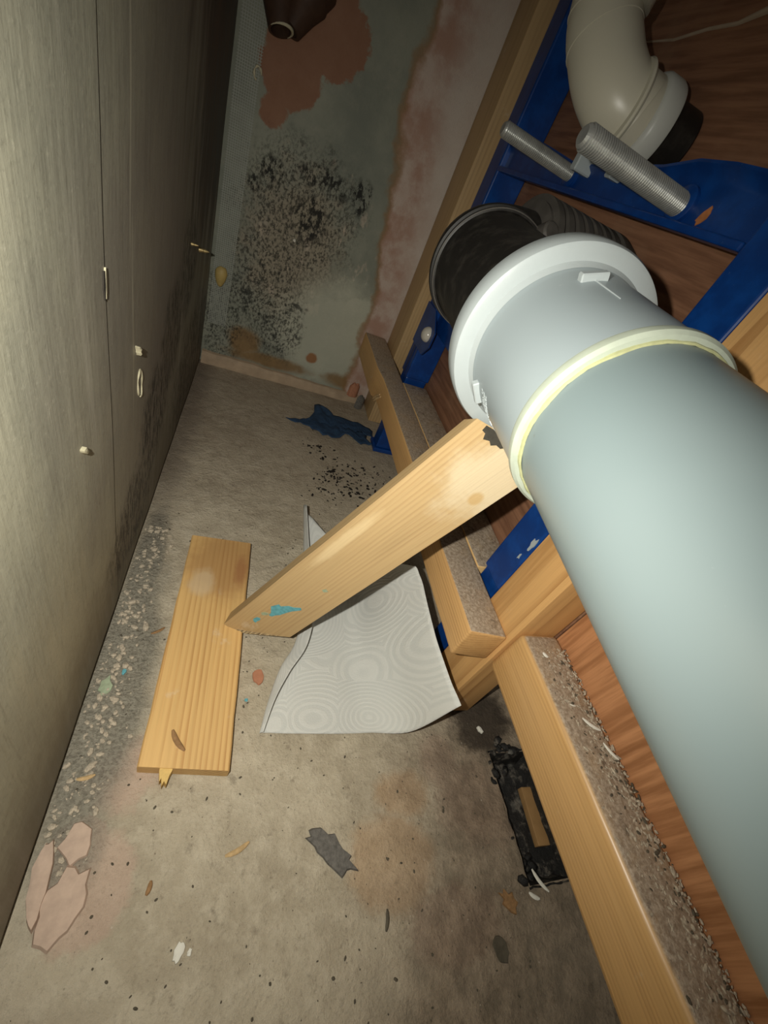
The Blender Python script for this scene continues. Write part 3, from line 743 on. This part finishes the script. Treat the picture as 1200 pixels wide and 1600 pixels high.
# ------------------------------------------------------------------ grey soil pipe
U = Vector((.084, 1, .04)).normalized(); PA = Vector((.344 * .54, 0, .865 * .54))
def ax(y_): return PA + U * (y_ / U.y)
PM = axisM(PA, U); 
pp = empty('soil_pipe', tuple(ax(.17))); props(pp, 'large grey-green waste pipe crossing the right side of the picture', 'pipe'); PO = Vector(pp.location)
def ppart(name, b, mat, label=None, smooth=True, angle=35, root=None):
    o_ = root or pp; b.transform(Matrix.Translation(-Vector(o_.location))); o = obj(name, b, mat, o_, smooth, angle)
    if label: o['label'] = label
    return o
sl = 1 / U.y
def prof(lst): return [(y_ * sl, r_) for y_, r_ in lst]
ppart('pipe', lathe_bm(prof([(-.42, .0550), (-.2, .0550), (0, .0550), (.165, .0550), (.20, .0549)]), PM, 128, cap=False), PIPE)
ppart('socket', lathe_bm(prof([(.176, .0560), (.178, .0580), (.22, .0584), (.264, .0592), (.272, .0600), (.276, .0630)]), PM, 128, cap=False), SOCK, 'paler grey socket')
ppart('sealing_ring', lathe_bm(prof([(.170, .0552), (.1705, .0585), (.1725, .0602), (.176, .0604), (.1785, .0596), (.1790, .0575)]), PM, 128, cap=False), SEAL, 'pale sealing ring at the joint')
b = bmesh.new()
lathe_bm(prof([(.1685, .0551), (.1690, .0562), (.1708, .0566), (.1715, .0551)]), PM, 96, cap=False, bm=b)
for v in b.verts: v.co += (v.co - (PA + U * (v.co - PA).dot(U))).normalized() * .0010 * mnoise.noise(v.co * 120) + U * (.0016 * mnoise.noise(v.co * 60))
ppart('grease_bead', b, GREASE, 'yellow grease along the joint')
ppart('flange', lathe_bm(prof([(.270, .0600), (.2745, .0625), (.2750, .0700), (.2765, .0728), (.2800, .0740), (.2935, .0740), (.2960, .0728), (.2965, .0560)]), PM, 128, cap=False), LUG, 'pale rim flange of the socket', angle=30)
def on_pipe(ang, y_, r_):
    e1 = PM.to_3x3() @ Vector((1, 0, 0)); e2 = PM.to_3x3() @ Vector((0, 1, 0))
    rd = e1 * math.cos(ang) + e2 * math.sin(ang); tg = -e1 * math.sin(ang) + e2 * math.cos(ang)
    return ax(y_) + rd * r_, rd, tg
def lug(ang, y_):
    p, rd, tg = on_pipe(ang, y_, .0585)
    b = box_bm((-.0030, -.0085, -.001), (.0030, .0085, .0045), .0008, 1)
    b.transform(Matrix((U, tg, rd)).transposed().to_4x4()); b.transform(Matrix.Translation(p)); ppart('lug', b, LUG, smooth=False)
LUGS = ((1.60, .262), (-2.70, .262))
ANG_TOP, ANG_L = 1.16, 5.62
lug(ANG_TOP, .250); lug(ANG_L, .258)
p0, rd, tg = on_pipe(ANG_TOP, .262, .0592); p1, _, _ = on_pipe(ANG_TOP + .02, .218, .0586)
ppart('mould_line', tube_bm([p0, p0.lerp(p1, .35), p1], [.0006, .0005, .0003], 6), LUG)
b = bmesh.new()     # rows of tiny raised moulded characters on the socket (too worn to read)
rr = random.Random(12)
for row in range(3):
    for k in range(15):
        if rr.random() < .12: continue
        a_ = ANG_L + .12 - .034 * k ; y_ = .246 - row * .0046 + rr.uniform(-.0004, .0004)
        p, rd, tg = on_pipe(a_, y_, .0586)
        for q in range(2):
            bb = box_bm((-rr.uniform(.0008, .0016), -.0003, 0), (rr.uniform(.0008, .0016), .0004, .0005))
            bb.transform(Matrix((U, tg, rd)).transposed().to_4x4() @ Matrix.Rotation(rr.uniform(-.9, .9), 4, 'Z')); bb.transform(Matrix.Translation(p + tg * .0009 * q))
            me_ = bpy.data.meshes.new('t'); bb.to_mesh(me_); bb.free(); b.from_mesh(me_); bpy.data.meshes.remove(me_)
ppart('moulded_marking', b, LUG, 'rows of tiny raised white characters', smooth=False)

# ------------------------------------------------------------------ black pan connector
pc = empty('pan_connector', tuple(ax(.38))); props(pc, 'black rubber pan connector bending from the grey flange to the plywood', 'pipe fitting')
ppart('barrel', lathe_bm(prof([(.296, .0530), (.300, .0545), (.36, .0550), (.462, .0560), (.466, .0575), (.4665, .0595), (.4700, .0600), (.4705, .0582), (.4740, .0582), (.4745, .0612), (.478, .0620), (.482, .0610), (.4830, .058)]), PM, 96), BLACK, root=pc, angle=25)
ppart('moulding_line', lathe_bm(prof([(.4655, .0592), (.4658, .0602), (.4662, .0602), (.4666, .0594)]), PM, 96, cap=False), RIB, root=pc)
E0 = ax(.480); E1 = Vector((.300, E0.y + .035, E0.z + .010))
pts = bez(E0, E0 + U * .030, E1 - Vector((.045, 0, 0)), E1, 14)
ppart('elbow', tube_bm(pts, [.0585] * 14, 48), BLACK, root=pc)
SL = Vector((.262, .510, .500))
MX = axisM(SL, (1, 0, 0))
pr = [(0, .056), (.001, .064)]
for k in range(7):
    a = .004 + k * .0132; pr += [(a, .064), (a + .0012, .0705), (a + .0085, .0705), (a + .0096, .064)]
pr += [(.0985, .064), (.0995, .071), (.108, .071), (.1235, .066)]
ppart('ribbed_sleeve', lathe_bm(pr, MX, 72), RIB, root=pc, angle=25)
for (dx, dy, dz, r_) in ((-.006, -.055, .034, .0105), (.010, -.060, .030, .0085)):
    b = lathe_bm([(0, r_), (.016, r_), (.018, r_ * .8), (.0182, r_ * .35)], axisM(SL + Vector((dx, dy + .012, dz)), (.15, -.8, .5)), 20); ppart('clamp_screw', b, RIB, root=pc)

def cat(p, t):
    n = len(p) - 1; i = min(int(t * n), n - 1); u = t * n - i
    g = lambda k: Vector(p[max(0, min(n, k))]) if 0 <= k <= n else (Vector(p[0]) * 2 - Vector(p[1]) if k < 0 else Vector(p[n]) * 2 - Vector(p[n - 1]))
    a, b_, c, d_ = g(i - 1), g(i), g(i + 1), g(i + 2)
    return .5 * ((2 * b_) + (-a + c) * u + (2 * a - 5 * b_ + 4 * c - d_) * u * u + (-a + 3 * b_ - 3 * c + d_) * u ** 3)

# ------------------------------------------------------------------ cream flush bend
fb = empty('flush_bend', (.33, .57, .70)); props(fb, 'cream plastic flush pipe bend with grey collar at top right', 'pipe fitting')
cl = [(.268, .610, .90), (.272, .604, .80), (.2737, .600, .723), (.287, .577, .686), (.306, .553, .663), (.330, .541, .656)]
pts = [cat(cl, i / 30) for i in range(31)]
ppart('bend', tube_bm(pts, .0345, 48), CREAM, root=fb)
ppart('upper_collar', tube_bm([(.2735, .6005, .722), (.2734, .6008, .7245), (.2731, .6012, .732), (.2715, .604, .80)], [.0347, .0415, .0425, .0425], 48), CREAM, root=fb)
for k_, i_ in enumerate((13, 16)):
    P_, Q_ = Vector(pts[i_]), Vector(pts[i_ + 1])
    ppart('moulding_line', lathe_bm([(-.0008, .0342), (-.0003, .0351), (.0003, .0351), (.0008, .0342)], axisM(P_, Q_ - P_), 48, cap=False), CREAM, root=fb)
MXF = axisM((.312, .548, .657), (1, -.16, -.03))
ppart('collar', lathe_bm([(0, .0340), (.001, .0395), (.003, .0410), (.005, .0400), (.006, .0365), (.024, .0360)], MXF, 56), CREAM, root=fb, label='stepped cream collar')
ppart('socket_ring', lathe_bm([(.022, .0360), (.0235, .0385), (.027, .0405), (.040, .0408), (.044, .0395), (.0445, .033)], MXF, 56), COLL, root=fb, label='pale grey ring')
ppart('rubber_seal', lathe_bm([(.043, .033), (.046, .0320), (.050, .0310), (.0765, .0310)], MXF, 56), BLACK, root=fb, label='black rubber seal')

# ------------------------------------------------------------------ brown pipe stub high on the back wall
sb = empty('pipe_stub', (-.035, 1.07, .64)); props(sb, 'dark brown broken pipe stub with chipped pale rim, top of mouldy wall', 'pipe')
def hollow(p, d_, r0, r1, L, t=.004):
    return lathe_bm([(0, r0), (L, r1), (L, r1 - t), (L * .3, r0 - t)], axisM(p, d_), 28, cap=False)
ppart('stub', hollow((-.050, 1.078, .690), (.25, -.35, -.85), .034, .020, .085), OLDPIPE, root=sb)
ppart('stub', hollow((.012, 1.078, .690), (-.30, -.35, -.80), .038, .016, .080), OLDPIPE, root=sb)
b = bmesh.new(); Mx = axisM(Vector((-.050, 1.078, .690)) + Vector((.25, -.35, -.85)).normalized() * .0850, (.25, -.35, -.85))
pts = [Mx @ Vector((.019 * math.cos(t), .019 * math.sin(t), .0)) for t in [PI * (-.1 + 1.1 * i / 12) for i in range(13)]]
ppart('rim', tube_bm(pts, [.0006, .001, .0016, .002, .0024, .0024, .0024, .0022, .002, .0016, .0012, .001, .0006], 8), GLUE, root=sb, label='chipped pale rim')

# ------------------------------------------------------------------ paper towel
PR = [  # rows near to far; each from the curled left edge to the edge leaning on the rail
 [(.0905, .1875, .0090), (.0868, .1873, .0050), (.0930, .189, .0015), (.125, .187, .0015), (.175, .185, .0015), (.225, .184, .003), (.270, .174, .030), (.2920, .1682, .1228)],
 [(.1015, .2220, .0180), (.0950, .2228, .0080), (.1020, .226, .0015), (.130, .232, .0015), (.180, .230, .0015), (.225, .228, .004), (.264, .212, .040), (.2865, .196, .124)],
 [(.1190, .2558, .0200), (.1090, .2644, .0090), (.1150, .268, .0015), (.140, .278, .0015), (.185, .278, .0020), (.225, .272, .006), (.258, .262, .048), (.2800, .245, .128)],
 [(.1440, .2977, .0220), (.1300, .3042, .0100), (.1370, .308, .0015), (.160, .318, .0015), (.195, .325, .002), (.228, .318, .012), (.255, .308, .065), (.2785, .290, .131)],
 [(.1560, .3650, .0260), (.1430, .370, .0110), (.1490, .375, .0020), (.168, .380, .0020), (.200, .380, .004), (.230, .370, .020), (.252, .350, .078), (.2780, .330, .134)],
 [(.1500, .4500, .0300), (.1450, .462, .0120), (.1500, .462, .0030), (.168, .450, .0030), (.197, .430, .008), (.226, .405, .030), (.248, .380, .086), (.2740, .348, .138)],
 [(.1417, .5420, .0540), (.1400, .552, .0420), (.1450, .550, .0300), (.160, .533, .030), (.184, .498, .030), (.214, .445, .042), (.243, .398, .095), (.2700, .355, .140)]]
NU, NV = 72, 60
b = bmesh.new(); uvl = b.loops.layers.uv.new('UVMap'); g = {}
for j in range(NV + 1):
    for i in range(NU + 1):
        u, v = i / NU, j / NV
        uu = u ** 1.0
        p = cat([cat(PR[k], uu) for k in range(7)], v)
        p.z += .0012 * mnoise.noise(Vector((u * 7, v * 7, 3))) * min(1, u * 8) + .0012
        p.z = max(p.z, .0012)
        g[i, j] = b.verts.new(p)
for j in range(NV):
    for i in range(NU):
        fc = b.faces.new((g[i, j], g[i + 1, j], g[i + 1, j + 1], g[i, j + 1]))
        for l_, (a, c) in zip(fc.loops, ((i, j), (i + 1, j), (i + 1, j + 1), (i, j + 1))): l_[uvl].uv = (a / NU, c / NV * 1.25)
# roll over of the left edge: a narrow lip bending back to the right
pt = obj('paper_towel', b, PAPER, None, True, 180)
so = pt.modifiers.new('thickness', 'SOLIDIFY'); so.thickness = .0007; so.offset = 0
props(pt, 'white embossed paper towel lying on the floor under the slanting prop', 'paper towel')

# ------------------------------------------------------------------ blue cloth scrap
out = [(.114, .892), (.150, .905), (.172, .915), (.188, .955), (.190, .990), (.205, 1.000), (.222, .985), (.240, .965), (.280, .955), (.315, .948), (.345, .930), (.338, .898), (.325, .905), (.318, .880), (.335, .862), (.318, .858), (.300, .850), (.285, .868), (.262, .880), (.245, .860), (.225, .852), (.195, .862), (.172, .880), (.150, .885)]
b = bmesh.new(); cx, cy = .24, .915; K_ = 10; rg = []
for k in range(1, K_ + 1):
    rg.append([b.verts.new((cx + (p[0] - cx) * k / K_, cy + (p[1] - cy) * k / K_, 0)) for p in [(out[i][0] * (1 - f_) + out[(i + 1) % len(out)][0] * f_, out[i][1] * (1 - f_) + out[(i + 1) % len(out)][1] * f_) for i in range(len(out)) for f_ in (0, .33, .67)]])
c0 = b.verts.new((cx, cy, 0)); M_ = len(rg[0])
for i in range(M_): b.faces.new((c0, rg[0][i], rg[0][(i + 1) % M_]))
for k in range(K_ - 1):
    for i in range(M_): b.faces.new((rg[k][i], rg[k][(i + 1) % M_], rg[k + 1][(i + 1) % M_], rg[k + 1][i]))
for v in b.verts:
    v.co.z = .0035 + .009 * abs(mnoise.noise(Vector((v.co.x * 34, v.co.y * 22, 1)))) + .004 * mnoise.noise(Vector((v.co.x * 90, v.co.y * 60, 4)))
    v.co.z = max(v.co.z, .0012)
o = obj('cloth_scrap', b, CLOTH, None, True, 180); so = o.modifiers.new('thickness', 'SOLIDIFY'); so.thickness = .0012; so.offset = 0
props(o, 'torn dark blue cloth scrap on the concrete before the mouldy wall', 'cloth')

# ------------------------------------------------------------------ small debris
chip('terracotta_chip', TERRA, (.0835, .2585, 0), .0072, .0115, .0018, .15, 4, .16, label='flat terracotta chip between the loose board and paper towel', cat='chip')
chip('mortar_flake', MORTAR, (.1660, .0705, 0), .0305, .0120, .0030, -.72, 8, .22, 22, label='grey flake of mortar alone on the bare concrete in the foreground', cat='mortar flake')
chip('plaster_flake', PINKP, (-.069, .103, 0), .0125, .0150, .0022, .2, 3, .22, label='rounded pink plaster flake by the wall, topmost of the pink flakes', cat='plaster flake', group='pink plaster flakes by the wall')
chip('plaster_flake', PINKP, (-.0875, .078, .0), .0075, .0300, .0045, .12, 13, .16, 18, label='long narrow pink plaster flake pressed against the wall', cat='plaster flake', group='pink plaster flakes by the wall')
chip('plaster_flake', PINKP, (-.0660, .060, 0), .0170, .0260, .0030, -.18, 9, .18, 18, label='largest pink plaster flake at lower left, nearest the camera', cat='plaster flake', group='pink plaster flakes by the wall')
chip('plaster_chip', WHITEP, (.0290, .0185, 0), .0038, .0070, .0030, -.3, 6, label='white plaster chip in the lower left foreground', cat='chip')
chip('plaster_chip', WHITEP, (.0375, .0165, 0), .0020, .0030, .0020, -.3, 7, label='tiny white chip beside the larger white plaster chip', cat='chip')
for k, (dx, dy, r_) in enumerate(((0, 0, .3), (.004, .002, -.4), (-.003, -.003, .9))): pass
o = sliver('wood_sliver', TANW, (.060, .078, .002), (.082, .087, .002), .0024, 'frayed tan wood sliver on the concrete below the loose board', 'shaving', flat=.5)
o = sliver('wood_sliver', BROWNW, (-.0040, .058, .0015), (-.0020, .068, .0015), .0020, 'short dark brown sliver on the concrete right of the pink flakes', 'shaving', flat=.5)
o = sliver('wood_sliver', LEAFY, (.2170, .002, .0015), (.2210, .018, .0015), .0020, 'thin dark sliver lying alone in the middle foreground', 'shaving', flat=.5)
o = sliver('wood_sliver', TANW, (-.0840, .153, .0020), (-.0690, .156, .0020), .0020, 'tan sliver at the foot of the wall above the pink flakes', 'shaving', flat=.5)
o = sliver('wood_sliver', BROWNW, (-.0520, .312, .0020), (-.0380, .322, .0020), .0018, 'thin brown sliver on the concrete left of the loose board', 'shaving', flat=.5)
chip('dry_leaf', LEAFY, (.342, -.030, 0), .0085, .0100, .0012, .5, 5, .15, label='small dark dry leaf in the foreground beside the near rail', cat='leaf', curl=12)
chip('brown_scrap', BROWNW, (.368, .004, 0), .0070, .0110, .0025, .8, 15, .35, label='curled brown scrap between dry leaf and the black hole', cat='scrap')
o = sliver('plastic_shaving', WHITEP, (.410, .026, .003), (.424, .004, .003), .0024, 'white plastic shaving just below the black hole, longer of the two', 'shaving', 'white shavings below the hole')
o = sliver('plastic_shaving', WHITEP, (.396, .007, .003), (.408, .000, .003), .0024, 'stubby white plastic shaving below the black hole', 'shaving', 'white shavings below the hole')
chip('plaster_chip', WHITEP, (.398, .183, 0), .0035, .0060, .0025, .5, 16, label='white chip on the dark floor beside the paper towel corner', cat='chip')
chip('paint_flake', TURQ, (.0700, .2285, 0), .0022, .0022, .0008, 0, 21, label='tiny turquoise paint flake between loose board and paper towel', cat='paint flake')
chip('paint_flake', PALETURQ, (-.0840, .246, 0), .0060, .0110, .0012, 0, 22, label='pale green paint flake near the foot of the left wall', cat='paint flake')
chip('paint_flake', TURQ, (-.0700, .262, 0), .0022, .0040, .0012, 0, 23, label='small turquoise flake on the rough mortar near the left wall', cat='paint flake')
chip('mortar_lump', MORTAR, (.318, 1.045, 0), .0120, .0100, .030, .3, 31, .2, label='grey mortar lump where batten meets the short rail', cat='mortar')
chip('terracotta_lump', TERRA, (.297, 1.066, .020), .0150, .0080, .030, .3, 33, .2, label='reddish plaster lump above the batten by the short rail', cat='plaster')
chip('tar_flake', TAR, (.402, .232, 0), .0075, .0100, .003, .3, 34, .3, label='black tar flake on dark floor near the stud foot', cat='flake')
# offcut lying in the hole
o = timber('wood_offcut', P_INF, (0, 0, 0), (0, 1, 0), (-1, 0, 0), .066, .026, .010, .001, .0002, seed=9, cuts=4); o.data.materials[0] = plain('old_tan_wood', (.36, .21, .085), .7, var=.2)
o.matrix_world = frame((.476, .046, -.0300), (.05, 1, 0), (-1, .05, 0)); props(o, 'small tan wood offcut down in the black hole', 'wood offcut')

# grit around the frame foot: too many to count
b = bmesh.new(); rr = random.Random(5)
for k in range(300):
    cxx, cyy, sx, sy = rr.choice(((.215, .705, .012, .012), (.25, .72, .03, .025), (.28, .69, .035, .03), (.30, .74, .03, .03), (.27, .66, .04, .02), (.20, .66, .03, .03), (.19, .79, .02, .03), (.33, .70, .03, .04)))
    x, y = rr.gauss(cxx, sx), rr.gauss(cyy, sy); s_ = abs(rr.gauss(.0007, .0010)) + .0005
    bmesh.ops.create_icosphere(b, subdivisions=1, radius=1, matrix=Matrix.Translation((x, y, s_ * .2)) @ Matrix.Rotation(rr.random() * 6, 4, 'Z') @ Matrix.Diagonal((s_ * rr.uniform(1, 2.6), s_, s_ * .6, 1)))
for v in b.verts: v.co += mnoise.noise_vector(v.co * 500) * .0006; v.co.z = max(v.co.z, -.0005)
o = obj('black_grit', b, SOOT, None, False); props(o, 'scatter of black grit on the concrete behind the slanting prop', 'grit', kind='stuff')
b = bmesh.new()
for k in range(520):
    x, y = rr.uniform(-.09, .38), rr.uniform(-.12, .56); s_ = abs(rr.gauss(.0004, .0004)) + .0003
    bmesh.ops.create_icosphere(b, subdivisions=1, radius=1, matrix=Matrix.Translation((x, y, 0)) @ Matrix.Rotation(rr.random() * 6, 4, 'Z') @ Matrix.Diagonal((s_ * rr.uniform(1, 2), s_, s_ * .8, 1)))
o = obj('floor_grit', b, LEAFY, None, False); props(o, 'fine dark grit spread over the concrete floor', 'grit', kind='stuff')
b = bmesh.new()
for k in range(380):
    x, y = rr.gauss(-.080, .012), rr.uniform(.08, .50); s_ = abs(rr.gauss(.0010, .0009)) + .0005
    if x < -.096: continue
    bmesh.ops.create_icosphere(b, subdivisions=1, radius=1, matrix=Matrix.Translation((x, y, 0)) @ Matrix.Rotation(rr.random() * 6, 4, 'Z') @ Matrix.Diagonal((s_ * rr.uniform(1, 2), s_, s_ * .8, 1)))
o = obj('mortar_crumbs', b, GRIT, None, False); props(o, 'pale mortar crumbs along the foot of the left wall', 'crumbs', kind='stuff')
# sawdust and grit on the near rail top
ZT = .2178; b = bmesh.new(); bd = bmesh.new()
for k in range(1700):
    y = rr.uniform(-.20, .19); x = min(.3835, max(.337, .384 - abs(rr.gauss(0, .018)))); s_ = abs(rr.gauss(.0004, .00045)) + .00025
    tgt = b if rr.random() < .78 else bd
    bmesh.ops.create_icosphere(tgt, subdivisions=1, radius=1, matrix=Matrix.Translation((x, y, ZT + s_ * .3)) @ Matrix.Rotation(rr.random() * 6, 4, 'Z') @ Matrix.Diagonal((s_ * rr.uniform(1, 2.8), s_, s_ * .7, 1)))
o = obj('sawdust', b, GRIT, None, False); props(o, 'pale sawdust scattered on top of the near rail', 'sawdust', kind='stuff')
o = obj('dark_dust', bd, LEAFY, None, False); props(o, 'dark dust crumbs on top of the near rail', 'dust', kind='stuff')
for (p, q, r_, l_) in (((.371, .093, ZT + .0022), (.3800, .078, ZT + .0022), .0019, 'white plastic shaving at the plywood side of the near rail'),
                       ((.3600, .116, ZT + .0018), (.3760, .104, ZT + .0018), .0022, 'pale grey shaving across the near rail, widest one'),
                       ((.3530, .130, ZT + .0008), (.3600, .128, ZT + .0008), .0009, 'thin white splinter on the near rail above the grey shaving'),
                       ((.3480, .1845, ZT + .0020), (.3520, .1790, ZT + .0020), .0024, 'white crumb near the sawn end of the near rail')):
    sliver('shaving', WHITEP, p, q, r_, l_, 'shaving', flat=.5)

# ------------------------------------------------------------------ marks and bits stuck on the walls
def on_wall(y_, z_): return Matrix(((0, 0, 1, -.0978), (0, 1, 0, y_), (-1, 0, 0, z_), (0, 0, 0, 1)))
Mw = on_wall(.4545, .2665)
pts = [(.0165 * math.cos(t) * (1 + .08 * math.sin(3 * t)), .0085 * math.sin(t) + .0018 * math.cos(t), 0) for t in [2 * PI * i / 26 for i in range(25)]]
b = tube_bm(pts, [.0005 + .0011 * abs(math.sin(i * .5 + .6)) for i in range(25)], 8); b.transform(Mw)
o = obj('adhesive_ring', b, GLUE, None, True, 60); props(o, 'oval ring of dried adhesive on the left wall', 'adhesive')
o = chip('plaster_tuft', GLUE, None, .0055, .0022, .0030, .9, 41, .5, 10, M=on_wall(.2835, .3030), label='raised plaster sliver low on the near left wall board', cat='plaster')
o = chip('plaster_tuft', GLUE, None, .0055, .0015, .0040, .4, 42, .6, 10, M=on_wall(.4380, .3120), label='small plaster tuft just above the adhesive ring', cat='plaster')
for (y_, z_, L_, r_, l_) in ((.865, .3040, .016, .0045, 'larger brass screw tip poking from the left wall near the corner'), (.765, .3350, .010, .0025, 'smaller screw tip poking from the left wall, left of the larger one')):
    b = lathe_bm([(0, r_), (.002, r_ * .9), (L_ * .45, r_ * .55), (L_ * .5, r_ * .75), (L_ * .75, r_ * .5), (L_, .0004)], axisM((-.0980, y_, z_), (1, -.1, .1)), 12)
    o = obj('screw_tip', b, plain('dull_brass', (.42, .32, .15), .45, metal=.6), None, True, 30); props(o, l_, 'screw', 'screw tips in the left wall')
b = bmesh.new(); bmesh.ops.create_uvsphere(b, u_segments=20, v_segments=12, radius=1)
for v in b.verts:
    v.co = Vector((v.co.x * (.0125 + .003 * v.co.z), v.co.y * .009, v.co.z * .019 * (1.25 if v.co.z < 0 else 1))) * (1 + .08 * mnoise.noise(v.co * 2))
o = obj('foam_nodule', b, FOAM, None, True, 180); o.location = (-.074, 1.0735, .211); props(o, 'yellow teardrop blob of foam stuck low in the wall corner', 'foam blob')
pts = [Vector((-.0550, 1.0785, .553)) + Vector((.006 * math.cos(t), -.001, .009 * math.sin(t))) for t in [2 * PI * i / 12 * .8 for i in range(12)]]
o = obj('plaster_curl', tube_bm(pts, [.001 + .0008 * (i % 3) for i in range(12)], 6), GLUE, None, True, 60); props(o, 'small curl of pale plaster high beside the mesh tape', 'plaster')
o = chip('plaster_curl', WHITEP, None, .0030, .0030, .003, 0, 51, .2, 10, M=Matrix(((1, 0, 0, .062), (0, 0, -1, 1.0795), (0, 1, 0, .3300), (0, 0, 0, 1))), label='tiny white plaster bead in the middle of the black mould', cat='plaster')
